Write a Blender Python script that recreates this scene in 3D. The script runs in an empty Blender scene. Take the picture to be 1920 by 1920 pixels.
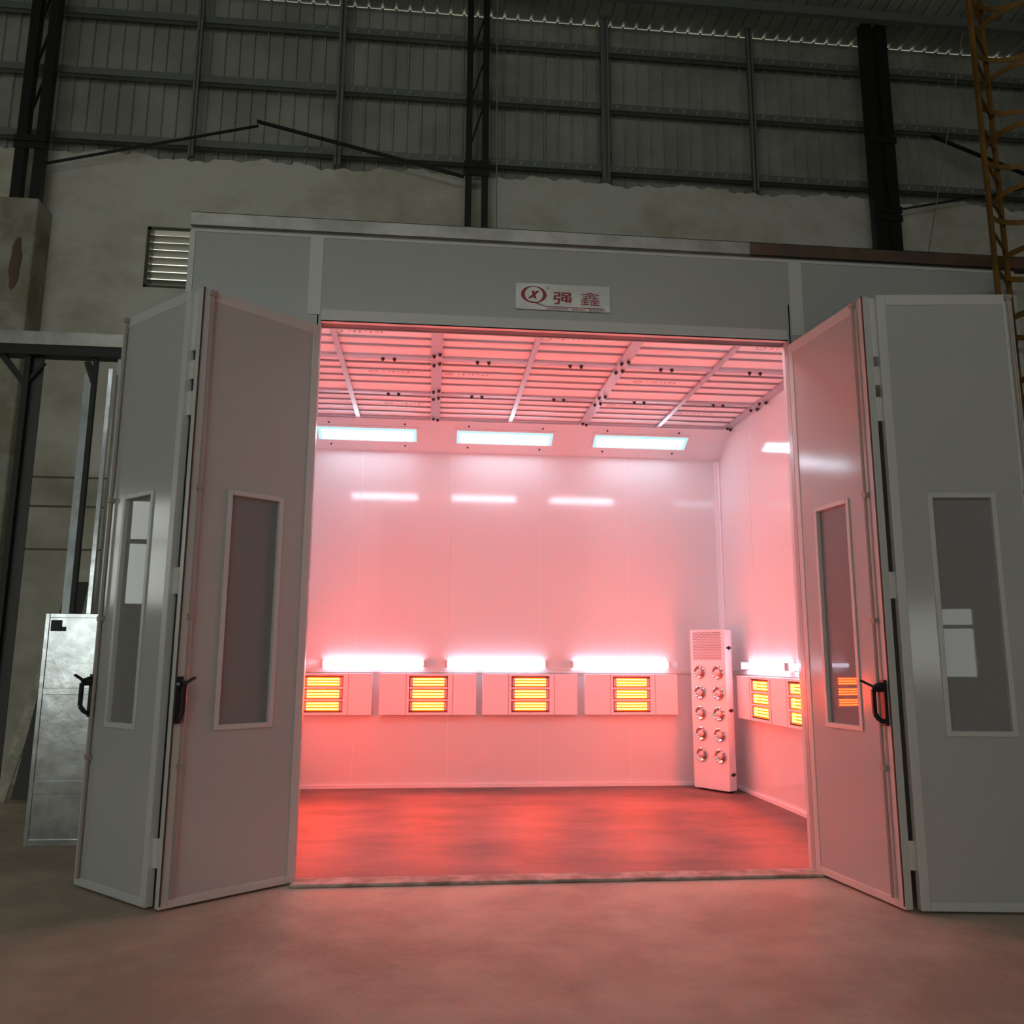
import bpy, bmesh, math, random
from mathutils import Vector, Matrix
random.seed(7)
C = bpy.context.scene.collection
sc = bpy.context.scene

# ------------------------------------------------------------------ camera
F_PX, CX, CY, CZ = 1561.29, 0.8615, -6.0273, 1.5
YAW, PITCH, ROLL = 0.0972862, 0.1734275, 0.0054872
cam_d = bpy.data.cameras.new('camera'); cam = bpy.data.objects.new('camera', cam_d); C.objects.link(cam)
cam_d.sensor_width = 36.0; cam_d.lens = 36.0 * F_PX / 1920.0; cam_d.clip_end = 200
r = Vector((math.cos(YAW), -math.sin(YAW), 0))
fw = Vector((math.sin(YAW)*math.cos(PITCH), math.cos(YAW)*math.cos(PITCH), math.sin(PITCH)))
u = r.cross(fw)
r2 = math.cos(ROLL)*r + math.sin(ROLL)*u
u2 = -math.sin(ROLL)*r + math.cos(ROLL)*u
M = Matrix((r2, u2, -fw)).transposed().to_4x4(); M.translation = Vector((CX, CY, CZ))
cam.matrix_world = M
sc.camera = cam
# ------------------------------------------------------------------ world, exposure
W = bpy.data.worlds.new('world'); sc.world = W; W.use_nodes = True
W.node_tree.nodes['Background'].inputs[0].default_value = (1.0, 1.0, 0.86, 1)
W.node_tree.nodes['Background'].inputs[1].default_value = 1.6
sc.view_settings.view_transform = 'Standard'; sc.view_settings.look = 'None'
sc.view_settings.exposure = 0.0; sc.view_settings.gamma = 1.0; sc.view_settings.use_curve_mapping = False
sc.cycles.diffuse_bounces = 6; sc.cycles.glossy_bounces = 5; sc.cycles.max_bounces = 10
sc.cycles.caustics_reflective = False; sc.cycles.sample_clamp_indirect = 12.0
# light levels
E_PANE = 0.64      # hall window panes (overcast daylight) and the added high fill row
E_SLANT = 14.0      # lamps in the sloping panel
E_TUBE = 6.8      # bare tubes
HEAT = (116.0, 7.2, 0.50)   # glowing heater tubes

# ------------------------------------------------------------------ materials
def mat(name, col, rough=.5, metal=0, emis=None, spec=.5, bump=0, bscale=8, var=0, vscale=3, vcol=None, coat=0, alpha=None, trans=0, vdetail=5, vstretch=None, vlo=.42, vhi=.62):
    m = bpy.data.materials.new(name); m.use_nodes = True
    nt = m.node_tree; b = nt.nodes['Principled BSDF']
    b.inputs['Base Color'].default_value = (*col, 1); b.inputs['Roughness'].default_value = rough
    b.inputs['Metallic'].default_value = metal; b.inputs['Specular IOR Level'].default_value = spec
    if coat: b.inputs['Coat Weight'].default_value = coat; b.inputs['Coat Roughness'].default_value = .06
    if trans: b.inputs['Transmission Weight'].default_value = trans
    if alpha is not None: b.inputs['Alpha'].default_value = alpha
    if emis:
        mx = max(emis); b.inputs['Emission Color'].default_value = (*[e/mx for e in emis], 1); b.inputs['Emission Strength'].default_value = mx
    tc = None
    if bump or var:
        tc = nt.nodes.new('ShaderNodeNewGeometry').outputs['Position']
        if vstretch:
            mp = nt.nodes.new('ShaderNodeMapping'); mp.inputs['Scale'].default_value = vstretch
            nt.links.new(tc, mp.inputs['Vector']); tc = mp.outputs['Vector']
    if bump:
        n = nt.nodes.new('ShaderNodeTexNoise'); n.inputs['Scale'].default_value = bscale; n.inputs['Detail'].default_value = 4
        nt.links.new(tc, n.inputs['Vector'])
        bp = nt.nodes.new('ShaderNodeBump'); bp.inputs['Strength'].default_value = bump; bp.inputs['Distance'].default_value = .02
        nt.links.new(n.outputs['Fac'], bp.inputs['Height']); nt.links.new(bp.outputs['Normal'], b.inputs['Normal'])
    if var:
        n = nt.nodes.new('ShaderNodeTexNoise'); n.inputs['Scale'].default_value = vscale; n.inputs['Detail'].default_value = vdetail
        n.inputs['Roughness'].default_value = .62
        nt.links.new(tc, n.inputs['Vector'])
        rp = nt.nodes.new('ShaderNodeValToRGB'); rp.color_ramp.elements[0].position = vlo; rp.color_ramp.elements[1].position = vhi
        c2 = vcol or tuple(c*(1-var) for c in col)
        rp.color_ramp.elements[0].color = (*c2, 1); rp.color_ramp.elements[1].color = (*col, 1)
        nt.links.new(n.outputs['Fac'], rp.inputs['Fac']); nt.links.new(rp.outputs['Color'], b.inputs['Base Color'])
    return m

WHITE = mat('white_panel', (.52, .53, .52), .13, spec=.5, bump=.05, bscale=2.2)
FACADE = mat('facade_panel', (.455, .47, .455), .25, spec=.4, bump=.04, bscale=2.0)
TRIMW = mat('white_profile', (.64, .65, .63), .35)
INWALL = mat('inner_white_panel', (.76, .75, .76), .075, spec=.7, bump=.02, bscale=1.6)
FRAMEC = mat('ceiling_bar_metal', (.50, .48, .52), .3, metal=.35)
WIREC = mat('support_wire_metal', (.33, .30, .31), .35, metal=.5)
FILTER = mat('filter_cloth', (.92, .91, .90), .9)
FTEXT = mat('filter_print', (.45, .40, .42), .9)
SEAMC = mat('panel_seam', (.85, .85, .84), .3)
GALV = mat('galvanised_steel', (.66, .70, .72), .22, metal=.92, bump=.15, bscale=5, var=.25, vscale=6)
GALVB = mat('galvanised_flashing', (.60, .60, .56), .3, metal=.4, bump=.12, bscale=3, var=.3, vscale=3)
BROWNST = mat('brown_trim_steel', (.19, .10, .06), .45, metal=.2, var=.5, vscale=2.5, vcol=(.10, .075, .055))
DARKST = mat('dark_painted_steel', (.012, .013, .010), .5)
GIRT = mat('dull_zinc_girt', (.22, .235, .225), .5, metal=.3)
SHEET = mat('corrugated_sheet', (.40, .42, .36), .55, var=.25, vscale=1.2)
SHEETR = mat('roof_sheet', (.40, .42, .37), .55, var=.25, vscale=1.2)
CONC = mat('plastered_concrete', (.70, .69, .62), .9, bump=.25, bscale=14, var=.5, vscale=.95, vcol=(.48, .45, .34), vdetail=9, vstretch=(1, 1, 1.3), vlo=.30, vhi=.56)
CONC2 = mat('pilaster_concrete', (.40, .39, .33), .9, bump=.25, bscale=14, var=.4, vscale=2.2, vcol=(.27, .24, .17), vdetail=6)
JOINT = mat('mortar_joint', (.18, .17, .14), .9)
BLACK = mat('black_plastic', (.02, .018, .022), .35)
SCREW = mat('dark_screw', (.05, .035, .04), .4, metal=.5)
GASK = mat('brown_gasket', (.10, .045, .025), .6)
STEELROD = mat('steel_rod', (.40, .35, .31), .55, metal=.1)
GLASS = bpy.data.materials.new('door_glass'); GLASS.use_nodes = True
_n = GLASS.node_tree; _n.nodes.clear()
_o = _n.nodes.new('ShaderNodeOutputMaterial'); _m = _n.nodes.new('ShaderNodeMixShader'); _t = _n.nodes.new('ShaderNodeBsdfTransparent'); _g = _n.nodes.new('ShaderNodeBsdfGlossy'); _fr = _n.nodes.new('ShaderNodeFresnel')
_t.inputs[0].default_value = (.62, .62, .62, 1); _g.inputs['Roughness'].default_value = .015; _fr.inputs[0].default_value = 1.5
_n.links.new(_fr.outputs[0], _m.inputs[0]); _d = _n.nodes.new('ShaderNodeBsdfDiffuse'); _d.inputs[0].default_value = (.60, .58, .58, 1); _m2 = _n.nodes.new('ShaderNodeMixShader'); _m2.inputs[0].default_value = .45
_n.links.new(_t.outputs[0], _m2.inputs[1]); _n.links.new(_d.outputs[0], _m2.inputs[2]); _n.links.new(_m2.outputs[0], _m.inputs[1]); _n.links.new(_g.outputs[0], _m.inputs[2]); _n.links.new(_m.outputs[0], _o.inputs[0])
REFL = mat('heater_reflector', (.22, .05, .025), .6, metal=.1)
CERAM = mat('ceramic_cap', (.75, .55, .5), .5)
HBOX = mat('heater_housing', (.88, .86, .90), .4)
HINN = mat('heater_recess', (.55, .30, .28), .5)
HOT = mat('glowing_heater_tube', (.9, .5, .2), .5, emis=HEAT)
TUBE = mat('lit_tube', (1, 1, 1), .5, emis=tuple(E_TUBE*c for c in (.86, .93, 1.20)))
LENS = mat('lit_lens', (1, 1, 1), .4, emis=tuple(E_SLANT*c for c in (.78, .98, 1.14)))
LENSEDGE = mat('lens_edge', (.25, .4, .4), .4, emis=(.35, .75, .78))
CHROME = mat('chrome_reflector', (.9, .88, .88), .12, metal=1)
BULB = mat('bulb_glass', (.75, .6, .6), .08, spec=.8)
PERF = mat('perforation', (.13, .09, .09), .7)
FLOORB = mat('booth_floor', (.225, .13, .115), .55, bump=.15, bscale=20, var=.5, vscale=1.1, vcol=(.085, .068, .062), vdetail=9, vstretch=(.75, 1.5, 1), vlo=.36, vhi=.62)
FLOORH = mat('hall_floor', (.60, .49, .38), .7, bump=.25, bscale=18, var=.4, vscale=1.2, vcol=(.42, .34, .26), vdetail=8)
SILL = mat('sill_concrete', (.58, .50, .44), .8, bump=.4, bscale=25, var=.5, vscale=5, vcol=(.30, .24, .20), vdetail=8)
ORANGE = mat('orange_paint', (.22, .105, .012), .5, var=.4, vscale=3)
PANE = mat('daylight_and_fill_pane', (.8, .9, .9), .4, emis=tuple(E_PANE*c for c in (4.6, 4.9, 4.6)))
SIGNP = mat('sign_plate', (.68, .69, .66), .32, metal=.25, var=.2, vscale=4)
SIGNR = mat('sign_red', (.36, .035, .05), .5)
GALVS = mat('dull_galvanised_strip', (.42, .46, .48), .35, metal=.6, var=.3, vscale=3)
PLANK = mat('pale_plank', (.62, .58, .48), .5, var=.35, vscale=6)
DBOARD = mat('dark_board', (.06, .06, .055), .5)
PIT = mat('rough_brown_hole', (.15, .10, .07), .9)
CABLE = mat('pale_cable', (.30, .30, .25), .6)
WALLREST = mat('hall_wall_paint', (.42, .42, .37), .9)
LOUV = mat('louvre_metal', (.11, .11, .08), .4, metal=.3)

# ------------------------------------------------------------------ mesh helpers
class MB:
    def __init__(s): s.v = []; s.f = []; s.m = []; s.mats = []
    def mi(s, m):
        if m is None: return 0
        if m not in s.mats: s.mats.append(m)
        return s.mats.index(m)
    def add(s, vs, fs, m=None):
        o = len(s.v); s.v += [tuple(v) for v in vs]; k = s.mi(m)
        for f in fs: s.f.append([i+o for i in f]); s.m.append(k)
        return s
    def box(s, x0, x1, y0, y1, z0, z1, m=None, T=None):
        x0, x1 = min(x0, x1), max(x0, x1); y0, y1 = min(y0, y1), max(y0, y1); z0, z1 = min(z0, z1), max(z0, z1)
        vs = [Vector(p) for p in ((x0,y0,z0),(x1,y0,z0),(x1,y1,z0),(x0,y1,z0),(x0,y0,z1),(x1,y0,z1),(x1,y1,z1),(x0,y1,z1))]
        if T: vs = [T @ v for v in vs]
        return s.add(vs, [(0,3,2,1),(4,5,6,7),(0,1,5,4),(1,2,6,5),(2,3,7,6),(3,0,4,7)], m)
    def bar(s, a, b, w, h=None, m=None, up=(0,0,1)):
        a = Vector(a); b = Vector(b); h = h or w; d = (b-a); L = d.length; d.normalize()
        up = Vector(up)
        if abs(d.dot(up)) > .95: up = Vector((0,1,0))
        x = d.cross(up).normalized(); z = x.cross(d)
        T = Matrix((x, d, z)).transposed().to_4x4(); T.translation = a
        return s.box(-w/2, w/2, 0, L, -h/2, h/2, m, T)
    def cyl(s, a, b, r, n=12, m=None, r1=None, cap=True):
        a = Vector(a); b = Vector(b); d = (b-a).normalized(); r1 = r if r1 is None else r1
        up = Vector((0,0,1)) if abs(d.z) < .9 else Vector((1,0,0))
        x = d.cross(up).normalized(); y = d.cross(x)
        vs = [a + r*(math.cos(t)*x+math.sin(t)*y) for t in [2*math.pi*i/n for i in range(n)]]
        vs += [b + r1*(math.cos(t)*x+math.sin(t)*y) for t in [2*math.pi*i/n for i in range(n)]]
        fs = [(i, (i+1) % n, n+(i+1) % n, n+i) for i in range(n)]
        if cap: fs += [tuple(range(n-1, -1, -1)), tuple(range(n, 2*n))]
        return s.add(vs, fs, m)
    def lathe(s, c, ax, prof, n=20, m=None):
        c = Vector(c); ax = Vector(ax).normalized()
        up = Vector((0,0,1)) if abs(ax.z) < .9 else Vector((1,0,0))
        x = ax.cross(up).normalized(); y = ax.cross(x); vs = []; fs = []
        for (r_, h) in prof:
            vs += [c + ax*h + r_*(math.cos(2*math.pi*i/n)*x + math.sin(2*math.pi*i/n)*y) for i in range(n)]
        for k in range(len(prof)-1):
            fs += [(k*n+i, k*n+(i+1) % n, (k+1)*n+(i+1) % n, (k+1)*n+i) for i in range(n)]
        return s.add(vs, fs, m)
    def sweep(s, pts, w, h, m=None, closed=False, up=(0,0,1)):
        up = Vector(up); pts = [Vector(p) for p in pts]; n = len(pts); vs = []; fs = []
        for i, p in enumerate(pts):
            a = pts[(i-1) % n] if closed or i else p; b = pts[(i+1) % n] if closed or i < n-1 else p
            d = (b-a).normalized(); x = d.cross(up).normalized()
            vs += [p+x*w/2+up*h/2, p-x*w/2+up*h/2, p-x*w/2-up*h/2, p+x*w/2-up*h/2]
        for i in range(n if closed else n-1):
            a, b = i*4, ((i+1) % n)*4
            fs += [(a+j, a+(j+1) % 4, b+(j+1) % 4, b+j) for j in range(4)]
        if not closed: fs += [(3,2,1,0), ((n-1)*4, (n-1)*4+1, (n-1)*4+2, (n-1)*4+3)]
        return s.add(vs, fs, m)
    def build(s, name, m=None, parent=None, smooth=False, bevel=0, mw=None):
        me = bpy.data.meshes.new(name); me.from_pydata(s.v, [], s.f)
        for x in (s.mats or [m]): me.materials.append(x)
        if s.mats:
            for p, k in zip(me.polygons, s.m): p.material_index = k
        me.update()
        bm = bmesh.new(); bm.from_mesh(me); bmesh.ops.recalc_face_normals(bm, faces=bm.faces); bm.to_mesh(me); bm.free()
        if smooth:
            for p in me.polygons: p.use_smooth = True
            me.set_sharp_from_angle(angle=math.radians(40))
        o = bpy.data.objects.new(name, me); C.objects.link(o)
        if parent is not None: o.parent = parent
        if mw is not None: o.matrix_world = mw
        if bevel:
            b = o.modifiers.new('bevel', 'BEVEL'); b.width = bevel; b.segments = 2; b.limit_method = 'ANGLE'
        return o

def empty(name, loc=(0,0,0), rz=0, label=None, cat=None, group=None):
    o = bpy.data.objects.new(name, None); C.objects.link(o); o.location = loc; o.rotation_euler = (0,0,rz)
    o.empty_display_size = .1
    if label: tag(o, label, cat, group)
    return o
def tag(o, label=None, cat=None, group=None):
    if label: o['label'] = label
    if cat: o['category'] = cat
    if group: o['group'] = group
    return o
def struct(o, label=None):
    o['kind'] = 'structure'
    if label: o['label'] = label
    return o
def copy_tree(o, parent=None):
    c = o.copy(); C.objects.link(c)
    if parent is not None: c.parent = parent
    for ch in list(o.children): copy_tree(ch, c)
    return c

# ------------------------------------------------------------------ key sizes
OW, OH = 3.635, 3.95            # opening
D, WR, HC, ZS, SL = 4.135, 4.52, 4.2955, 4.027, 0.492
XL, TOP = -0.99, 4.80
FR = 5.62                        # right end of facade
YW = 4.70                        # hall wall behind
# ================================================================== HALL SHELL
HX0, HX1, HY0, HZ = -9.0, 14.0, -12.0, 10.9
struct(MB().box(HX0, HX1, HY0, YW+.3, -.1, 0).build('floor', FLOORH), 'bare brownish concrete hall floor in front of the booth')
# back wall (plastered) with ragged top and a louvre hole
def ragtop(x):
    return 8.18 + .030*math.sin(x*3.1) + .020*math.sin(x*11.7+1) + .015*math.sin(x*29+2) + (.12 if x < -3.9 else 0)*0
wb = MB()
LX0, LX1, LZ0, LZ1 = -3.0, -2.02, 6.29, 7.155
def wallcol(x0, x1, z0, topf):
    n = max(1, int((x1-x0)/.06)); xs = [x0+(x1-x0)*i/n for i in range(n+1)]
    vs = []; fs = []
    for x in xs:
        t = topf(x) + random.uniform(-.012, .012)
        vs += [(x, YW, z0), (x, YW, t), (x, YW+.24, t), (x, YW+.24, z0)]
    for i in range(n):
        a, b = 4*i, 4*i+4
        fs += [(a, b, b+1, a+1), (a+1, b+1, b+2, a+2), (a+2, b+2, b+3, a+3)]
    wb.add(vs, fs)
wallcol(HX0, LX0, 0, ragtop); wallcol(LX1, HX1, 0, ragtop); wallcol(LX0, LX1, LZ1, ragtop)
wb.box(LX0, LX1, YW, YW+.24, 0, LZ0); wb.box(LX0, LX1, YW, YW+.24, LZ1-.001, LZ1+.001)
wb.box(LX0-.001, LX0, YW, YW+.24, LZ0, LZ1); wb.box(LX1, LX1+.001, YW, YW+.24, LZ0, LZ1)
wall_rear = struct(wb.build('wall_back', CONC), 'grey plastered hall wall with a ragged top edge behind the booth')
jm = MB()
for z in (3.70, 3.33, 2.79): jm.box(-4.2, -1.0, YW-.004, YW+.01, z-.012, z+.012)
jm.build('mortar_joint', JOINT, wall_rear)
# corrugated sheeting above
sm_ = MB(); x = HX0; prof = []
while x < HX1:
    prof += [(x, YW+.22), (x+.155, YW+.22), (x+.165, YW+.185), (x+.185, YW+.185), (x+.195, YW+.22)]; x += .2
vs = []; fs = []
for (px, py) in prof: vs += [(px, py, 8.0), (px, py, HZ)]
for i in range(len(prof)-1): fs.append((2*i, 2*i+2, 2*i+3, 2*i+1))
sm_.add(vs, fs); struct(sm_.build('wall_sheeting', SHEET), 'dark corrugated metal sheeting above the plastered wall')
# roof
vs = []; fs = []; x = HX0; i = 0
while x < HX1:
    for (dx, dz) in ((0, 0), (.15, 0), (.165, .03), (.185, .03)):
        vs += [(x+dx, YW+.3, HZ+dz), (x+dx, HY0, HZ+1.6+dz)]
    x += .2
for i in range(len(vs)//2-1): fs.append((2*i, 2*i+1, 2*i+3, 2*i+2))
struct(MB().add(vs, fs).build('ceiling', SHEETR), 'dark corrugated metal hall roof')
for k, yy in enumerate((4.2, 2.6, 1.0, -.6)):
    zz = HZ - .08 + (YW-yy)/(YW-HY0)*1.6
    tag(MB().box(HX0+.05, HX1-.05, yy-.04, yy+.04, zz-.13, zz+.0).build('roof_purlin', GIRT), 'thin steel purlin under the hall roof, %s' % ('directly above the wall sheeting', 'second out from the wall sheeting', 'third out from the wall sheeting', 'farthest out from the wall sheeting')[k], 'purlin', 'purlins under the hall roof')
# side walls and rear wall with windows
def wall_with_holes(name, axis, c, a0, a1, z1, holes, th, mt, label):
    mb = MB()
    def bx(p0, p1, q0, q1):
        if p1-p0 < 1e-4 or q1-q0 < 1e-4: return
        if axis == 'x': mb.box(c, c+th, p0, p1, q0, q1)
        else: mb.box(p0, p1, c, c+th, q0, q1)
    holes = sorted(holes); p = a0
    for (h0, h1, k0, k1) in holes:
        bx(p, h0, 0, z1); bx(h0, h1, 0, k0); bx(h0, h1, k1, z1); p = h1
    bx(p, a1, 0, z1)
    return struct(mb.build(name, mt), label)
WL = (0.9, 3.3, 2.25, 3.98)
RW = [(-8.6, -5.6, 1.0, 3.7), (-4.2, -1.2, 1.0, 3.7), (6.55, 8.5, 1.15, 2.5)]
HIGH_FILL = (-7.5, 6.2, 7.5, 9.0)  # added glowing row, out of view, brightens the upper hall
wall_with_holes('wall_left', 'x', HX0-.2, HY0, YW+.3, HZ+1.7, [WL], .2, WALLREST, 'dim hall wall on the left with one window')
wall_with_holes('wall_right', 'x', HX1, HY0, YW+.3, HZ+1.7, [], .2, WALLREST, 'dim hall wall on the right')
wall_with_holes("wall_front", "y", HY0-.2, HX0, HX1, HZ+1.7, RW, .2, WALLREST, "dim hall wall behind the camera with windows")
def window(n, axis, c, h, bars_z, bars_a):
    a0, a1, z0, z1 = h
    def bx(mb, p0, p1, q0, q1, d0, d1):
        if axis == 'x': mb.box(c+d0, c+d1, p0, p1, q0, q1)
        else: mb.box(p0, p1, c+d0, c+d1, q0, q1)
    fr = MB(); t = .05
    bx(fr, a0, a0+t, z0, z1, -.1, -.02); bx(fr, a1-t, a1, z0, z1, -.1, -.02)
    bx(fr, a0, a1, z0, z0+t, -.1, -.02); bx(fr, a0, a1, z1-t, z1, -.1, -.02)
    for z in bars_z: bx(fr, a0, a1, z-.035, z+.035, -.1, -.02)
    for a in bars_a: bx(fr, a-.03, a+.03, z0, z1, -.1, -.02)
    o = struct(fr.build('window_%d' % n, GIRT))  # also names the added high fill row
    pn = MB(); bx(pn, a0+.01, a1-.01, z0+.01, z1-.01, -.13, -.11); pn.build('pane', PANE, o)
window(5, 'y', HY0+.12, HIGH_FILL, [8.3], [-7+1.9*i for i in range(1, 7)])  # added fill panel set against the solid wall, high up
window(1, 'x', HX0, WL, [3.28], [2.1])
window(2, 'y', HY0, RW[0], [2.4], [-7.1]); window(3, 'y', HY0, RW[1], [2.4], [-2.7]); window(4, 'y', HY0, RW[2], [2.12], [])

# concrete pilasters and lattice steel columns
def pilaster(x0, x1, top, label, pit=False):
    mb = MB().box(x0, x1, 4.30, YW-.001, 0, top)
    o = tag(mb.build('concrete_pilaster', CONC2, bevel=.02), label, 'pilaster', 'concrete pilasters on the hall wall')
    if pit:
        b = bmesh.new(); bmesh.ops.create_uvsphere(b, u_segments=16, v_segments=10, radius=1)
        for v in b.verts:
            v.co = Vector((v.co.x*.07, v.co.y*.02, v.co.z*.34*(1 if abs(v.co.z) < .8 else 1.05)))
            v.co.x += .01*math.sin(v.co.z*21)
        me = bpy.data.meshes.new('chipped_hole'); b.to_mesh(me); b.free(); me.materials.append(PIT)
        h = bpy.data.objects.new('chipped_hole', me); C.objects.link(h); h.parent = o; h.location = (-4.415, 4.298, 6.35)
        h.rotation_euler = (0, math.radians(1.5), 0)
    return o
pilaster(-4.98, -4.22, 7.25, 'weathered concrete pilaster at the left edge with a chipped brown hole', True)
pilaster(1.0, 1.8, 7.08, 'concrete pilaster hidden low behind the booth under the middle steel column')
pilaster(6.9, 7.7, 7.0, 'concrete pilaster hidden low behind the booth under the right steel column')
def column(x0, x1, z0, label, cw, battens):
    e = empty('lattice_column', ((x0+x1)/2, 4.45, z0), 0, label, 'steel column', 'dark lattice steel columns on the hall wall')
    L = HZ-.05-z0; w = (x1-x0)/2
    for sx in (-1, 1):
        a = sx*(w-cw/2)
        mb = MB().box(a-cw/2, a+cw/2, -.06, .06, 0, L)
        mb.build('chord', DARKST, e)
    for z in battens:
        MB().box(-w-.02, w+.02, -.075, -.06, z-z0-.05, z-z0+.05).build('batten_plate', DARKST, e)
    MB().box(-w, w, -.07, .07, .001, .035).build('base_plate', DARKST, e)
    lb = MB()
    for k, z in enumerate((8.8, 9.5, 10.2)):
        lb.bar((-w+cw, .0, z-z0-.25), (w-cw, .0, z-z0+.25), .02, .04)
    lb.build('lacing_bar', DARKST, e)
    return e
column(-4.63, -4.27, 7.25, 'dark lattice steel column standing on the left concrete pilaster', .12, [8.04, 8.13])
column(1.215, 1.525, 7.08, 'dark lattice steel column rising behind the middle of the booth', .085, [8.03, 8.16])
column(7.06, 7.45, 7.0, 'dark lattice steel column rising behind the brown end of the top trim', .16, [7.72, 7.85, 8.95])
# girts and mullions in front of the sheeting
def girt(z, label):
    e = MB().box(HX0+.02, HX1-.02, YW+.02, YW+.10, z-.055, z+.055).box(HX0+.02, HX1-.02, YW+.01, YW+.03, z-.055, z-.03).build('wall_girt', GIRT)
    tag(e, label, 'girt')
    k = 0; x = -1.0
    first = None
    while x < 11.0 and k < 60:
        if first is None:
            first = MB().bar((x, YW+.004, z-.028), (x+.03, YW+.004, z+.02), .007, .007).build('sheet_hook', SEAMC, e)
        else:
            h = first.copy(); h.location.x = x+1.0; C.objects.link(h); h.parent = e
        k += 1; x += .2
girt(8.43, 'lowest dull steel girt across the corrugated sheeting, just above the plaster')
girt(9.42, 'middle dull steel girt across the corrugated sheeting')
girt(10.35, 'topmost dull steel girt across the corrugated sheeting below the roof')
for x, w, nm in ((-2.51, .07, 'left of the long diagonal brace'), (-.55, .09, 'between the left and middle lattice columns'), (3.23, .11, 'right of the middle lattice column'), (5.44, .08, 'left of the right lattice column'), (10.1, .09, 'beyond the right lattice column')):
    mb = MB().box(x-w/2, x-w/2+.03, YW-.06, YW+.01, 8.19, HZ-.05).box(x+w/2-.03, x+w/2, YW-.06, YW+.01, 8.19, HZ-.05).box(x-w/2, x+w/2, YW-.005, YW+.01, 8.19, HZ-.05)
    tag(mb.build('sheeting_post', GIRT), 'narrow dark steel post on the sheeting, ' + nm, 'post', 'steel posts carrying the sheeting')
# diagonal braces
for a, b, w, lb in (((-4.275, 4.50, 7.86), (-1.60, 4.50, 8.60), .035, 'thin dark brace rising from the left lattice column towards the roof'),
                 ((-1.60, 4.42, 8.61), (1.20, 4.42, 7.98), .05, 'thin dark brace falling to the middle lattice column'),
                 ((7.48, 4.52, 7.93), (8.75, 4.55, 8.24), .035, 'short dark brace rising from the right lattice column'),
                 ((8.10, 4.50, 9.15), (10.8, 4.55, 8.2), .05, 'thin dark brace falling to the right beyond the ladder'),
                 ((8.75, 4.60, 8.24), (11.5, 4.60, 8.95), .04, 'thin dark brace rising to the right behind the orange ladder')):
    tag(MB().bar(a, b, w, w*.6).build('diagonal_brace', DARKST), lb, 'brace', 'diagonal braces on the hall wall')
cab = [(8.62, 4.25, 10.95), (8.30, 4.3, 9.4), (8.12, 4.32, 8.6), (7.98, 4.34, 8.0), (7.80, 4.36, 7.2)]
mb = MB()
for a, b in zip(cab[:-1], cab[1:]): mb.cyl(a, b, .008, 6)
tag(mb.build('hanging_cable', CABLE), 'thin pale cable hanging on the wall right of the right lattice column', 'cable')
mb = MB(); mb.cyl((1.62, 4.3, 10.95), (1.64, 4.3, 7.2), .008, 6)
tag(mb.build('hanging_cable', CABLE), 'thin pale cable hanging beside the middle lattice column', 'cable')
# louvre vent in wall
lv = empty('louvre_vent', ((LX0+LX1)/2, YW, LZ0), 0, 'metal louvre vent letting daylight through, in the plaster left of the booth top', 'vent')
fm = MB(); cxm = (LX0+LX1)/2; hw = (LX1-LX0)/2; hh = LZ1-LZ0
for a, b, c, d in ((-hw, -hw+.04, 0, hh), (hw-.04, hw, 0, hh), (-hw, hw, 0, .04), (-hw, hw, hh-.04, hh)): fm.box(a, b, .02, .16, c, d)
fm.build('vent_frame', LOUV, lv)
for k in range(8):
    z = .065 + k*.105
    MB().bar((-hw+.04, .10, z+.045), (hw-.04, .10, z+.045), .125, .006, up=(0, .26, .96)).build('louvre_blade', LOUV, lv)

# ================================================================== BOOTH SHELL
th = .06
fc = MB()
fc.box(XL, 0, 0, th, 0, 4.69); fc.box(OW, FR, 0, th, 0, 4.69); fc.box(0, OW, 0, .045, OH+.04, 4.69)
facade = struct(fc.build('wall_booth_front', FACADE), 'pale grey front of the spray booth around the open doorway')
tr = MB()
tr.box(-.104, -.006, -.006, 0, 4.035, 4.655); tr.box(OW+.04, OW+.145, -.006, 0, 4.035, 4.655)
tr.box(0, OW, -.008, .043, OH+.036, OH+.042); tr.box(0, OW, -.008, 0, OH+.036, OH+.125)
tr.box(XL, XL+.035, -.008, 0, 0, 4.66); tr.box(XL-.006, XL, -.008, .05, 0, 4.66)
tr.box(FR-.04, FR, -.008, 0, 0, 4.66)
tr.box(XL, FR, -.006, 0, 4.655, 4.675)
tr.build('cover_strip', TRIMW, facade)
tk = MB(); tk.box(0, OW, .045, .136, OH+.04, OH+.06); tk.build('door_track', BLACK, facade)
# inner front skin
ifr = MB(); ifr.box(-.9, -.03, th, th+.02, 0, HC); ifr.box(OW+.03, WR, th, th+.02, 0, HC); ifr.box(-.03, OW+.03, .136, .15, OH+.035, HC); ifr.box(-.03, -.02, 0, .15, 0, HC); ifr.box(OW+.02, OW+.03, 0, .15, 0, HC)
ifr.build('inner_lining', INWALL, facade)
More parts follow.
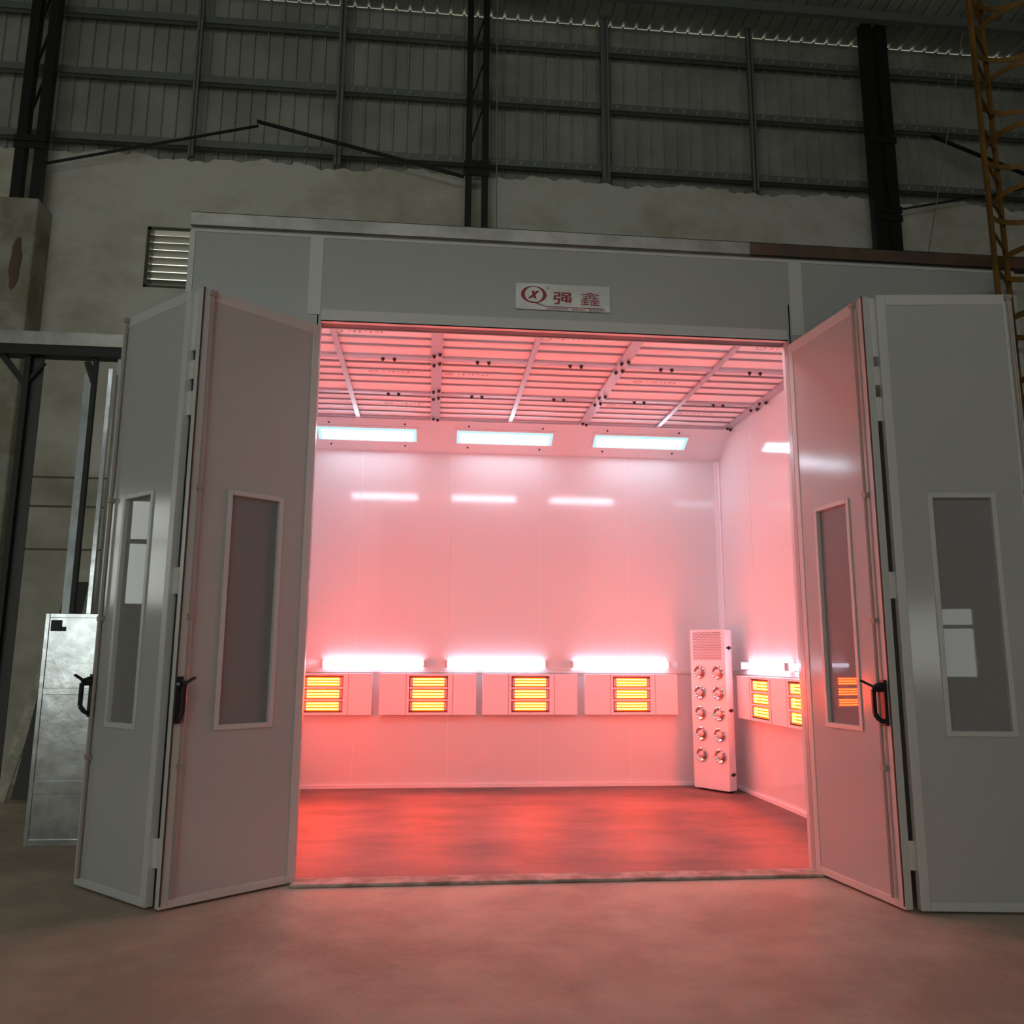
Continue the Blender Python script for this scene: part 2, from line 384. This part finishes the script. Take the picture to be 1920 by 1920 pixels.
# right, back, left walls
def panel_wall(axis, c, a0, a1, z1, seams, sgn):
    mb = MB(); cuts = [a0]+[s for s in seams if a0 < s < a1]+[a1]
    for p, q in zip(cuts[:-1], cuts[1:]):
        if axis == 'y': mb.box(p+.003, q-.003, c, c+sgn*.05, 0, z1, INWALL)
        else: mb.box(c, c+sgn*.05, p+.003, q-.003, 0, z1, INWALL)
    for s in cuts[1:-1]:
        if axis == 'y': mb.box(s-.003, s+.003, c+sgn*.002, c+sgn*.05, 0, z1, SEAMC)
        else: mb.box(c+sgn*.002, c+sgn*.05, s-.003, s+.003, 0, z1, SEAMC)
    return mb
struct(panel_wall('y', D, -.9, WR, ZS+.3, [0.0, 1.10, 2.20, 3.30], 1).build('wall_booth_back'), 'glossy white panelled back wall inside the booth')
struct(panel_wall('x', WR, th+.02, D, HC, [.95, 2.05, 3.12], 1).build('wall_booth_right'), 'glossy white panelled right wall inside the booth')
struct(panel_wall('x', -.9, th+.02, D, HC, [.95, 2.05, 3.12], -1).build('wall_booth_left'), 'white panelled left wall inside the booth')
# roof plate to keep the booth closed
struct(MB().box(XL, 4.62, .062, D+.08, 4.60, 4.68).box(XL, XL+.04, .062, D+.08, 0, 4.68).box(4.58, 4.62, th, D+.08, 0, 4.68).box(XL, 4.62, D+.055, D+.08, 0, 4.68).build('trim_outer_skin', FACADE), 'outer skin of the spray booth')
struct(MB().box(-.9, WR, th+.02, D, 0, .006).build('floor_booth', FLOORB), 'stained reddish brown booth floor')
struct(MB().box(-.02, OW+.02, -.10, th+.02, .0, .022).build('trim_door_sill', SILL, bevel=.008), 'chipped pale concrete sill under the doorway')
# base channels
struct(MB().box(-.9, WR-.03, D-.03, D-.001, .006, .045).build('baseboard_back', HBOX), 'pale channel along the foot of the booth back wall')
struct(MB().box(WR-.03, WR-.001, th+.05, D-.03, .006, .045).build('baseboard_right', HBOX), 'pale channel along the foot of the booth right wall')
struct(MB().box(WR-.07, WR-.001, D-.012, D-.001, .05, ZS-.02).box(WR-.012, WR-.002, D-.05, D-.001, .05, ZS-.02).build('trim_corner', HBOX), 'pale corner strip in the back right corner of the booth')
# sloping panels (back and front)
def slope_panel(y_low, y_high, name, label):
    n = Vector((0, -(HC-ZS), -(abs(y_low-y_high)))) if y_low > y_high else Vector((0, (HC-ZS), -(abs(y_low-y_high))))
    n.normalize(); o = -n*.03
    vs = []
    for x in (-.9, WR):
        for (y, z) in ((y_low, ZS), (y_high, HC)):
            vs += [Vector((x, y, z)), Vector((x, y, z))+o]
    fs = [(0,2,6,4), (1,5,7,3), (0,1,3,2), (4,6,7,5), (0,4,5,1), (2,3,7,6)]
    return struct(MB().add(vs, fs).build(name, INWALL), label)
slope_panel(D-.001, D-SL, 'ceiling_slope_back', 'white sloping lamp panel between back wall and filter ceiling')
slope_panel(th+.021, th+.02+SL, 'ceiling_slope_front', 'white sloping lamp panel above the doorway inside')
# top flashing
def flashing(x0, x1, m, label):
    mb = MB().box(x0, x1, -.03, .02, 4.693, TOP).box(x0, x1, -.03, .25, TOP-.005, TOP).box(x0, x1, -.036, -.02, 4.693, 4.703)
    if m is GALVB:
        for s in (.4, 1.75): mb.box(s, s+.012, -.033, -.03, 4.69, TOP)
    return tag(mb.build('top_flashing', m), label, 'flashing')
flashing(XL, 3.35, GALVB, 'crinkled galvanised flashing along the top edge of the booth front')
flashing(3.35, 6.6, BROWNST, 'brown steel trim along the right part of the booth top')  # right stretch of the trim, mottled brown

# ------------------------------------------------------------------ filter ceiling
ce = empty('filter_ceiling', (0, 0, HC), 0, 'ceiling of white filter cloth held by a metal bar grid with black clamps', 'filter ceiling')
YC0, YC1 = th+.02+SL, D-SL
MB().box(-.9, WR, YC0, YC1, .03, .05).build('filter_cloth', FILTER, ce)
MB().box(-.9, WR, YC0-.01, YC1+.01, .2, .22).build('backing_plate', FILTER, ce)
for x, w in ((-.03, .05), (.875, .105), (1.775, .05), (2.67, .105), (3.60, .05), (4.47, .10)):
    MB().box(x-w/2, x+w/2, YC0, YC1, .0, .03).build('main_bar', FRAMEC, ce)
for y, w in ((YC0+.03, .06), (1.60, .075), (2.675, .065), (YC1-.02, .04)):
    MB().box(-.9, WR, y-w/2, y+w/2, .006, .028).build('cross_bar', FRAMEC, ce)
sl = MB()
for y in (.72, .92, 1.12, 1.31, 1.46, 1.775, 1.96, 2.165, 2.365, 2.53, 2.81, 3.0, 3.2, 3.41, 3.55):
    if y in (1.46, 2.53, 3.55): continue
    sl.box(-.9, WR, y-.009, y+.009, .014, .03)
sl.build('support_wire', WIREC, ce)
knob = None
def add_knob(x, y, par, z=-.004):
    global knob
    if knob is None:
        knob = MB().lathe((0,0,0), (0,0,-1), [(.0, -.006), (.018, -.006), (.018, .010), (.010, .014), (.010, .024), (.0, .026)], 10).build('clamp_knob', SCREW, par, smooth=True)
        knob.location = (x, y, z)
    else:
        k = knob.copy(); C.objects.link(k); k.parent = par; k.location = (x, y, z)
for k in range(6):
    xc = -.48+.9*k
    for y in (1.60, 2.675):
        for dx in (-.055, .055): add_knob(xc+dx, y, ce, .0)
for x in (.875, 2.67, 4.47):
    for y in (1.60, 2.675):
        for dy in (-.13, .12):
            add_knob(x-.025, y+dy, ce); add_knob(x+.03, y+dy-.05, ce)
    add_knob(x-.02, YC1-.08, ce); add_knob(x+.03, YC1-.04, ce)
ft = MB()
def printmark(x, y, s=1.0):
    for t in range(14):
        a0, a1 = 2*math.pi*t/14, 2*math.pi*(t+1)/14
        ft.bar((x+.045*s*math.cos(a0), y+.030*s*math.sin(a0), .028), (x+.045*s*math.cos(a1), y+.030*s*math.sin(a1), .028), .008, .002)
    for q in range(7):
        w = random.choice((.020, .026, .030)); xx = x+(.09+q*.048)*s
        ft.box(xx, xx+w*s, y-.018*s, y-.010*s, .0275, .029)
        ft.box(xx+random.choice((0, w*.6))*s, xx+(random.choice((.3, .5))*w+.006)*s, y-.018*s, y+.018*s, .0275, .029)
for x, y in ((.0, 1.02), (1.85, 1.01), (3.85, 1.02), (1.0, 2.05), (2.95, 2.07), (.25, 2.05), (.35, 3.1), (3.7, 3.1), (2.85, 2.9)): printmark(x, y)
ft.build('printed_mark', FTEXT, ce)

# ------------------------------------------------------------------ lamps in the sloping panels
ang = math.atan2(HC-ZS, SL)        # slope angle of panel
def slant_lamp(front=False):
    e = empty('ceiling_lamp')
    LW, LH = 1.18, .225
    fr = MB()
    for a, b, c, d in ((-LW/2-.03, LW/2+.03, LH/2, LH/2+.03), (-LW/2-.03, LW/2+.03, -LH/2-.03, -LH/2), (-LW/2-.03, -LW/2, -LH/2, LH/2), (LW/2, LW/2+.03, -LH/2, LH/2)):
        fr.box(a, b, c, d, -.008, .004)
    fr.build('lamp_frame', INWALL, e)
    MB().box(-LW/2+.0, LW/2-.0, -LH/2, LH/2, -.003, .002).build('lens_rim', LENSEDGE, e)
    MB().box(-LW/2+.045, LW/2-.045, -LH/2+.055, LH/2-.02, -.006, -.002).build('lens', LENS, e)
    for sx in (-1, 1):
        for sy in (-1, 1):
            MB().cyl((sx*(LW/2-.14), sy*(LH/2+.075), -.001), (sx*(LW/2-.14), sy*(LH/2+.075), -.012), .011, 8).build('screw', SCREW, e)
    return e
proto = None
lamp_x = (.065, 1.735, 3.435)
for bk in (True, False):
    for i, x in enumerate(lamp_x):
        if proto is None: proto = slant_lamp(); o = proto
        else: o = copy_tree(proto)
        t = .52
        if bk:
            y = D - SL*t; z = ZS + (HC-ZS)*t
            o.matrix_world = Matrix.Translation((x, y, z)) @ Matrix.Rotation(-ang, 4, 'X')
            nm = ('leftmost', 'middle', 'rightmost')[i]
            tag(o, 'bright recessed white lamp in the sloping panel, %s of the three above the back wall' % nm, 'lamp', 'lamps in the back sloping panel')
        else:
            y = th+.02 + SL*t; z = ZS + (HC-ZS)*t
            o.matrix_world = Matrix.Translation((x, y, z)) @ Matrix.Rotation(ang, 4, 'X')
            nm = ('left', 'middle', 'right')[i]
            tag(o, 'recessed lamp above the doorway inside, seen only as the %s reflection in the back wall' % nm, 'lamp', 'lamps above the doorway')

# ------------------------------------------------------------------ wall tubes
def tube_lamp():
    e = empty('tube_light')          # local: x along, y out of wall is -y
    MB().box(-.60, .60, -.028, -.002, -.018, .018).build('batten', TRIMW, e, bevel=.004)
    MB().cyl((-.585, -.06, 0), (.585, -.06, 0), .027, 14).build('tube', TUBE, e, smooth=True)
    for s in (-1, 1): MB().box(s*.585, s*.615, -.095, -.002, -.04, .04).build('end_cap', TRIMW, e, bevel=.004)
    return e
tp = None
def put_tube(x, y, z, rz, label):
    global tp
    o = tube_lamp() if tp is None else copy_tree(tp)
    tp = tp or o
    o.location = (x, y, z); o.rotation_euler = (0, 0, rz)
    tag(o, label, 'tube light', 'tube lights above the heaters')
zt = 1.425
put_tube(.215, D, zt, 0, 'glowing white tube light on the back wall, leftmost above the heaters')
put_tube(1.67, D, zt, 0, 'glowing white tube light on the back wall, middle of the three')
put_tube(3.185, D, zt, 0, 'glowing white tube light on the back wall, nearest the white lamp cabinet')
put_tube(WR, 2.78, zt, math.pi/-2, 'glowing white tube light on the right wall beside the lamp cabinet')
put_tube(WR, 1.50, zt, math.pi/-2, 'glowing white tube light on the right wall nearest the doorway')
tag(MB().box(-.9, WR-.031, D-.035, D-.001, 1.325, 1.355).build('cable_trunking', TRIMW), 'long pale cable trunking on the back wall just above the heaters', 'trunking')
tag(MB().box(WR-.03, WR-.001, th+.1, D-.036, 1.325, 1.375).build('cable_trunking', TRIMW), 'long pale cable trunking on the right wall just above the heaters', 'trunking')

# ------------------------------------------------------------------ infrared heaters
def heater(W_, e0, e1):
    """local x along wall from 0 to W_, front at y=-.10"""
    e = empty('infrared_heater')
    z0, z1 = .835, 1.312
    hz0, hz1 = .865, 1.285
    h = MB()
    h.box(0, e0, -.10, -.001, z0, z1); h.box(e1, W_, -.10, -.001, z0, z1)
    h.box(e0, e1, -.10, -.001, z0, hz0); h.box(e0, e1, -.10, -.001, hz1, z1)
    h.box(e0, e1, -.02, -.001, hz0, hz1)
    for k in (1, 2): h.box(e0, e1, -.10, -.02, hz0+k*(hz1-hz0)/3-.012, hz0+k*(hz1-hz0)/3+.012)
    h.build('housing', HBOX, e, bevel=.003)
    sm = MB()
    for x in (e0-.035, e1+.06): sm.box(x-.003, x+.003, -.102, -.099, z0, z1)
    sm.build('panel_joint', HINN, e)
    n = 3; ch = (hz1-hz0)/n
    for k in range(n):
        c0 = hz0+k*ch+.016; c1 = hz0+(k+1)*ch-.016
        cs = empty('heating_cassette'); cs.parent = e
        m = MB()
        zc = (c0+c1)/2
        m.box(e0+.004, e1-.004, -.045, -.03, c0, c1)
        m.box(e0+.004, e1-.004, -.095, -.04, c0-.004, c0); m.box(e0+.004, e1-.004, -.095, -.04, c1, c1+.004)
        m.build('reflector', REFL, cs)
        m = MB()
        for dz in (-.033, 0, .033): m.cyl((e0+.045, -.075, zc+dz), (e1-.045, -.075, zc+dz), .0085, 8)
        m.build('glowing_tube', HOT, cs, smooth=True)
        m = MB(); m.box(e0+.012, e0+.045, -.088, -.046, zc-.048, zc+.048); m.build('ceramic_holder', CERAM, cs)
        m = MB(); m.box(e1-.045, e1-.008, -.088, -.046, zc-.048, zc+.048); m.build('ceramic_holder', CERAM, cs)
    return e
hp = None
def put_heater(x, y, rz, label, kind):
    global hp
    o = heater(1.135, .345, .80) if hp is None else copy_tree(hp)
    hp = hp or o
    o.location = (x, y, 0); o.rotation_euler = (0, 0, rz)
    tag(o, label, 'heater', 'infrared heaters along the booth walls')
put_heater(-.925, D, 0, 'white infrared heater on the back wall with yellow glow, leftmost beside the doorway edge', 0)
put_heater(.295, D, 0, 'white infrared heater on the back wall with yellow glow, second from the left', 0)
put_heater(1.505, D, 0, 'white infrared heater on the back wall with yellow glow, third from the left', 0)
put_heater(2.735, D, 0, 'white infrared heater on the back wall with yellow glow, nearest the lamp cabinet', 0)
hp2 = heater(.965, .42, .90); hp2.location = (WR, 3.515, 0); hp2.rotation_euler = (0, 0, -math.pi/2)
tag(hp2, 'white infrared heater on the right wall just right of the lamp cabinet', 'heater', 'infrared heaters along the booth walls')
hp3 = copy_tree(hp2); hp3.location = (WR, 2.545, 0)
tag(hp3, 'white infrared heater on the right wall partly cut off by the door leaf', 'heater', 'infrared heaters along the booth walls')

hp4 = copy_tree(hp2); hp4.location = (-.9, 2.1, 0); hp4.rotation_euler = (0, 0, math.pi/2)  # unseen pair of heaters added to bring more red light into the booth
tag(hp4, 'added unseen white infrared heater on the booth left wall, the one farther from the doorway', 'heater', 'infrared heaters along the booth walls')
hp5 = copy_tree(hp2); hp5.location = (-.9, 1.1, 0); hp5.rotation_euler = (0, 0, math.pi/2)
tag(hp5, 'added unseen white infrared heater on the booth left wall closest to the doorway', 'heater', 'infrared heaters along the booth walls')
put_tube(-.9, 1.8, zt, math.pi/2, 'added unseen glowing white tube light on the booth left wall, behind the left door leaf')  # unseen tube added with the left heaters to brighten the booth

# ------------------------------------------------------------------ lamp cabinet in the corner
A = Vector((4.014, 3.80)); Bv = Vector((4.270, 3.405))
A = Vector((3.992, 3.86)); dv = Vector((.562, -.827)).normalized()
rz = math.atan2(dv.y, dv.x)
lc = empty('lamp_cabinet', (3.992, 3.86, 0), rz, 'tall white cabinet with ten round chrome lamps and a perforated top, in the corner', 'lamp cabinet')
Wd, Hh, Dp = .495, 1.84, .13
# local x along the face, local -y is the visible face side
lb_x = (.125, .385); lb_z = (1.345, 1.11, .875, .64, .405)
body = MB()
body.box(0, Wd, .004, Dp, .03, Hh)
body.build('body', HBOX, lc, bevel=.006)
fp = MB().box(.0, Wd, -.002, .004, .03, Hh); fp.build('front_panel', HBOX, lc)
for x in (.05, Wd-.05): MB().cyl((x-.02, .09, .03), (x+.02, .09, .03), .03, 12).build('castor', BLACK, lc)
pf = MB(); nx, nz = 20, 17
for j in range(nz):
    for i in range(nx):
        x = .045+(i+.5*(j % 2))*(.405/nx); z = 1.50+j*(.305/(nz-1))
        pf.add([(x+.0068*math.cos(a), -.0035, z+.0075*math.sin(a)) for a in [math.pi/3*t for t in range(6)]], [(0,1,2,3,4,5)])
pf.build('perforated_grille', PERF, lc)
lp0 = None
for x in lb_x:
    for z in lb_z:
        if lp0 is None:
            lp0 = empty('spot_lamp'); lp0.parent = lc; lp0.location = (x, -.002, z)
            MB().lathe((0,0,0), (0,-1,0), [(.078, 0), (.078, .012), (.070, .016), (.064, .010), (.045, .003), (.030, .001), (0, .001)], 24).build('reflector_ring', CHROME, lp0, smooth=True)
            MB().lathe((0,0,0), (0,-1,0), [(.036, .002), (.038, .018), (.030, .034), (.014, .043), (0, .045)], 18).build('bulb', BULB, lp0, smooth=True)
            MB().lathe((0,0,0), (0,-1,0), [(.064, .0105), (.060, .0075), (.053, .0055), (.050, .0045)], 24).build('shadow_gap', HINN, lp0, smooth=True)
        else:
            c = copy_tree(lp0, lc); c.location = (x, -.002, z)
for z in (1.627, .917, .206):
    m = MB().box(Wd-.001, Wd+.006, .03, .055, z-.012, z+.012).box(Wd-.001, Wd+.006, .085, .11, z-.012, z+.012).cyl((Wd+.004, .07, z-.022), (Wd+.004, .07, z+.022), .009, 8)
    m.build('clasp', SCREW, lc)

# ================================================================== FOLDING DOORS
def leaf(A, d_end, s, L, name_label, z0=.015, z1=OH-.0, handle=None, rod=None, win=(.225, .64, 1.035, 2.60), gask=True):
    A = Vector(A); B = Vector(d_end); d = (B-A).normalized(); rz = math.atan2(d.y, d.x)
    e = empty('folding_door_leaf', (A.x, A.y, 0), rz, name_label, 'door leaf', 'folding door leaves of the booth')
    T = .055
    def Y(v): return s*v
    w0, w1, k0, k1 = win
    def bx(mb, x0, x1, y0, y1, z0_, z1_, m=None): return mb.box(x0, x1, Y(y0), Y(y1), z0_, z1_, m)
    ft_ = .045
    iw0, iw1, ik0, ik1 = w0+.01, w1-.01, k0+.01, k1-.01
    p = MB()
    bx(p, .02, iw0, -T+.008, -.006, z0+.02, z1-.02); bx(p, iw1, L-.02, -T+.008, -.006, z0+.02, z1-.02)
    bx(p, iw0, iw1, -T+.008, -.006, z0+.02, ik0); bx(p, iw0, iw1, -T+.008, -.006, ik1, z1-.02)
    p.build('panel', WHITE, e)
    f = MB(); b = .058
    bx(f, 0, b, -T, 0, z0, z1); bx(f, L-b, L, -T, 0, z0, z1); bx(f, b, L-b, -T, 0, z1-.075, z1); bx(f, b, L-b, -T, 0, z0, z0+.05)
    f.build('frame', TRIMW, e, bevel=.004)
    g = MB()
    for (y0, y1) in ((-.006, .004), (-T-.002, -T+.010)):
        bx(g, w0, w0+.032, y0, y1, k0, k1); bx(g, w1-.032, w1, y0, y1, k0, k1); bx(g, w0+.032, w1-.032, y0, y1, k0, k0+.032); bx(g, w0+.032, w1-.032, y0, y1, k1-.032, k1)
    bx(g, w0+.025, w0+.032, -T, .0, k0, k1); bx(g, w1-.032, w1-.025, -T, .0, k0, k1); bx(g, w0+.03, w1-.03, -T, 0, k0+.025, k0+.032); bx(g, w0+.03, w1-.03, -T, 0, k1-.032, k1-.025)
    g.build('window_frame', TRIMW, e, bevel=.003)
    gl = MB(); bx(gl, w0+.03, w1-.03, -.032, -.026, k0+.03, k1-.03); gl.build('glass', GLASS, e)
    if rod:
        ru = rod
        r_ = MB().cyl((ru, Y(.016), z0+.05), (ru, Y(.016), z1-.02), .011, 8)
        ro = r_.build('lock_rod', STEELROD, e, smooth=True)
        for z in (z1-.03, 2.58, 1.75, .83):
            gm = MB(); bx(gm, ru-.020, ru+.020, 0, .030, z-.016, z+.016); gm.build('rod_guide', STEELROD, ro)
        if gask:
            gk = MB(); bx(gk, L-.010, L-.001, 0, .006, z0+.02, z1+.003); gk.build('edge_gasket', GASK, e)
    if handle:
        hu = handle; dr = 1 if hu > .5 else -1
        he = empty('door_handle'); he.parent = e; he.location = (hu, 0, 0)
        m = MB(); bx(m, -.022, .026, 0, .022, 1.09, 1.375)
        m.build('back_plate', BLACK, he, bevel=.004)
        m = MB()
        pts = [(0, Y(.015), 1.345), (0, Y(.05), 1.345), (0, Y(.082), 1.318), (0, Y(.082), 1.165), (0, Y(.05), 1.125), (0, Y(.015), 1.115)]
        m.sweep(pts, .026, .024, up=(1, 0, 0)) if False else None
        for a, b_ in zip(pts[:-1], pts[1:]): m.bar(a, b_, .028, .022, up=(1, 0, 0))
        m.build('grip', BLACK, he, bevel=.005)
        m = MB(); m.cyl((-.0, Y(.02), 1.325), (-.0, Y(.065), 1.325), .026, 12); m.bar((0, Y(.06), 1.325), (-.035, Y(.15), 1.372), .018, .014)
        m.build('lever', BLACK, he)
    return e
L1e = leaf((0, -.002), (-.70, -.585), +1, .912, 'open white door leaf on the left, hinged at the doorway edge, lit faintly pink', handle=.885, rod=.845)
L2e = leaf((-.795, -.535), (-1.44, .058), +1, .872, 'white door leaf at far left, folded back, with bright windows reflected in its glass', handle=.835, rod=.80, gask=False, win=(.27, .655, 1.035, 2.60))
R1e = leaf((OW, -.002), (3.755, -.93), -1, .938, 'open white door leaf on the right, pink lit, with a black handle and lamp reflections', handle=.885, rod=.845)
R2e = leaf((3.838, -.962), (4.725, -1.07), -1, .907, 'wide white door leaf at the right edge, facing front, grey with tall dark glass', handle=.855, rod=.875, gask=False, win=(.235, .675, 1.035, 2.575))
# hinges between leaves (children of the inner leaf), given in world space
def hinge_set(par, p, q):
    p = Vector((*p, 0)); q = Vector((*q, 0)); inv = par.matrix_basis.inverted()
    M_ = Matrix.Translation(par.location) @ Matrix.Rotation(par.rotation_euler.z, 4, 'Z')
    inv = M_.inverted()
    for z0, z1 in ((3.52, 3.94), (3.32, 3.45), (3.07, 3.235), (1.89, 2.06), (.24, .41)):
        mb = MB(); a = inv @ p; b = inv @ q
        mb.bar((a.x, a.y, (z0+z1)/2), (b.x, b.y, (z0+z1)/2), .008, z1-z0)
        for zz in (z0+.25*(z1-z0), z0+.75*(z1-z0)):
            mb.cyl(((a.x+b.x)/2, (a.y+b.y)/2, zz-.2*(z1-z0)), ((a.x+b.x)/2, (a.y+b.y)/2, zz+.2*(z1-z0)), .009, 8)
        mb.build('hinge', TRIMW, par)
dR = (Vector((3.755, -.93))-Vector((OW, -.002))).normalized(); nR = Vector((-dR.y, dR.x))  # towards +x
cR = Vector((OW, -.002)) + dR*.938 + nR*.050
hinge_set(R1e, (cR.x-.01, cR.y+.006), (3.845, -.925))
dL = (Vector((-.70, -.585))-Vector((0, -.002))).normalized(); nL = Vector((dL.y, -dL.x))
cL = Vector((0, -.002)) + dL*.912 + nL*.050
hinge_set(L1e, (cL.x+.01, cL.y-.0), (-.79, -.50))

# ------------------------------------------------------------------ sign
sg = empty('shop_sign', (1.466, 0, 4.15), 0, 'pale metal sign with a red logo and red lettering above the doorway', 'sign')
sg.rotation_euler = (0, 0, 0)
MB().box(0, .742, -.0125, -.0085, .0, .215).build('plate', SIGNP, sg, bevel=.001)
YS = -.0135
def ringpoly(mb, cx_, cz_, rx, rz, ix, iz, icx=0, n=48):
    vs = []; fs = []
    for i in range(n):
        a = 2*math.pi*i/n
        vs.append((cx_+rx*math.cos(a), YS, cz_+rz*math.sin(a)))
        vs.append((cx_+icx+ix*math.cos(a), YS, cz_+iz*math.sin(a)))
    for i in range(n):
        j = (i+1) % n; fs.append((2*i, 2*j, 2*j+1, 2*i+1))
    mb.add(vs, fs)
lg = MB()
ringpoly(lg, .143, .122, .100, .070, .070, .064)
tail = [(.10, .066), (.135, .060), (.17, .052), (.20, .040), (.23, .031), (.27, .028)]
vs = []; wd = [.001, .010, .009, .008, .006, .0055]
for (x, z), w in zip(tail, wd): vs += [(x, YS, z+w/2), (x, YS, z-w/2)]
lg.add(vs, [(2*i, 2*i+1, 2*i+3, 2*i+2) for i in range(len(tail)-1)])
lg.add([(.27, YS, .031), (.27, YS, .025), (.695, YS, .0245), (.695, YS, .0305)], [(0,1,2,3)])
ringpoly(lg, .252, .178, .011, .011, .0085, .0085)
lg.build('logo', SIGNR, sg)
def text(body, x, z, sx, sz, off, shear=0, name='lettering', align='CENTER'):
    cu = bpy.data.curves.new('t', 'FONT'); cu.body = body; cu.size = 1; cu.offset = off; cu.shear = shear
    cu.align_x = 'LEFT'
    ob = bpy.data.objects.new('t', cu); C.objects.link(ob)
    dg = bpy.context.evaluated_depsgraph_get(); me = bpy.data.meshes.new_from_object(ob.evaluated_get(dg))
    bpy.data.objects.remove(ob)
    xs = [v.co.x for v in me.vertices]; ys = [v.co.y for v in me.vertices]
    if not xs: return
    x0, x1, y0, y1 = min(xs), max(xs), min(ys), max(ys)
    for v in me.vertices:
        v.co = Vector((x+(v.co.x-x0)/(x1-x0)*sx, YS, z+(v.co.y-y0)/(y1-y0)*sz))
    me.materials.clear(); me.materials.append(SIGNR)
    o = bpy.data.objects.new(name, me); C.objects.link(o); o.parent = sg
text('\u5f3a', .294, .048, .155, .102, .018)
text('\u946b', .504, .050, .158, .110, .0)
text('x', .096, .090, .096, .064, .055, .5)
text('R', .2475, .173, .008, .010, .01)
text('QIANGXIN', .240, .004, .170, .0175, .018)
text('SPRAY', .440, .004, .108, .0175, .018)
text('BOOTH', .578, .004, .118, .0175, .018)

# ================================================================== THINGS AT THE LEFT
# galvanised duct panel standing on the floor
gc = empty('galvanised_cabinet', (-2.32, 1.30, 0), 0, 'tall galvanised sheet metal cabinet with three panels, standing left of the folded door', 'cabinet')
MB().box(0, .46, .012, .30, .0, 1.845).build('body', GALV, gc)
m = MB()
for a, b, c, d in ((0, .035, 0, 1.845), (.425, .46, 0, 1.845), (.035, .425, 0, .05), (.035, .425, 1.81, 1.845), (.035, .425, .40, .50), (.035, .425, 1.18, 1.235)): m.box(a, b, 0, .02, c, d)
m.build('face_frame', GALV, gc, bevel=.003)
for z0, z1 in ((.05, .40), (.50, 1.18), (1.235, 1.81)): MB().box(.035, .425, .008, .016, z0, z1).build('door_panel', GALV, gc)
MB().box(.05, .13, -.006, .008, 1.70, 1.79).box(.135, .165, -.006, .008, 1.70, 1.735).build('switch_plate', DARKST, gc)
# steel frame / duct support
fe = empty('steel_frame', (-2.75, 1.75, 0), 0, 'dark steel beam frame with thin posts at the far left behind the galvanised cabinet', 'steel frame')
MB().box(-1.6, .70, -.07, .07, 4.235, 4.325).build('beam', DARKST, fe)
MB().box(-1.6, .78, -.09, .20, 4.326, 4.45).build('deck_edge', GALVB, fe)
MB().box(-.165, -.115, -.03, .03, 0, 4.24).build('post', DARKST, fe)
MB().box(-.16, -.02, .03, .04, 0, 4.24).build('post', DBOARD, fe)  # dark sheet standing in for the shade beside the left post
MB().box(.435, .475, -.02, .02, 0, 4.24).build('post', DARKST, fe)
MB().box(.66, .70, -.03, .03, 0, 4.24).build('post', GALVB, fe)
MB().bar((-.14, 0, 3.95), (-.38, 0, 4.24), .05, .05).bar((-.14, 0, 3.98), (.0, 0, 4.18), .03, .03).build('brace', DARKST, fe)
MB().bar((.455, 0, 4.0), (.38, 0, 4.20), .05, .05).build('bracket', DARKST, fe)
tag(MB().box(-2.40, -2.285, 1.78, 1.795, 0, 4.10).build('galvanised_strip', GALVS), 'narrow galvanised metal strip standing upright above the cabinet top', 'metal strip')
tag(MB().box(-2.125, -2.09, 1.62, 1.66, 0, 4.10).build('galvanised_rail', GALV), 'thin shiny galvanised rail standing beside the folded door leaf', 'metal rail')
# leaning plank and dark board
tag(MB().bar((-3.52, 3.40, .0), (-3.50, 4.27, 1.55), .13, .02, up=(0, -.87, .49)).build('plank', PLANK), 'pale worn plank leaning against the wall at the far left', 'plank')
tag(MB().bar((-3.28, 3.42, .03), (-3.26, 4.22, 2.35), .24, .02, up=(0, -.94, .32)).build('dark_board', DBOARD), 'dark narrow board leaning beside the pale plank', 'board')

# ================================================================== ORANGE CAGE LADDER
le = empty('cage_ladder', (5.32, -.26, 0), 0, 'orange caged ladder standing in front of the right end of the booth', 'ladder')
ra = Vector((-.175, -.16, 0)); rb = Vector((.17, .16, 0))
for p in (ra, rb): MB().box(p.x-.015, p.x+.015, p.y-.015, p.y+.015, 0, 10.3).build('side_rail', ORANGE, le)
k = 0; z = .3; r0 = None
while z < 10.2:
    if r0 is None: r0 = MB().cyl(ra, rb, .012, 8).build('rung', ORANGE, le); r0.location = (0, 0, z)
    else:
        c = r0.copy(); C.objects.link(c); c.parent = le; c.location = (0, 0, z)
    z += .3
cd = Vector((.67, -.74, 0)); cc = (ra+rb)/2 + cd*.30; h0 = None
for i in range(16):
    z = 2.55+.497*i
    if h0 is None:
        pts = []
        for t in range(28):
            a = 2*math.pi*t/28; pts.append(cc + .34*(math.cos(a)*cd + math.sin(a)*Vector((.74, .67, 0))))
        h0 = MB().sweep(pts, .006, .045, closed=True).build('cage_hoop', ORANGE, le, smooth=False); h0.location = (0, 0, z)
    else:
        c = h0.copy(); C.objects.link(c); c.parent = le; c.location = (0, 0, z)
for a in (-60, 0, 60):
    v = cc + .332*(math.cos(math.radians(a))*cd + math.sin(math.radians(a))*Vector((.74, .67, 0)))
    MB().box(v.x-.018, v.x+.018, v.y-.004, v.y+.004, 2.5, 10.05).build('cage_strap', ORANGE, le)
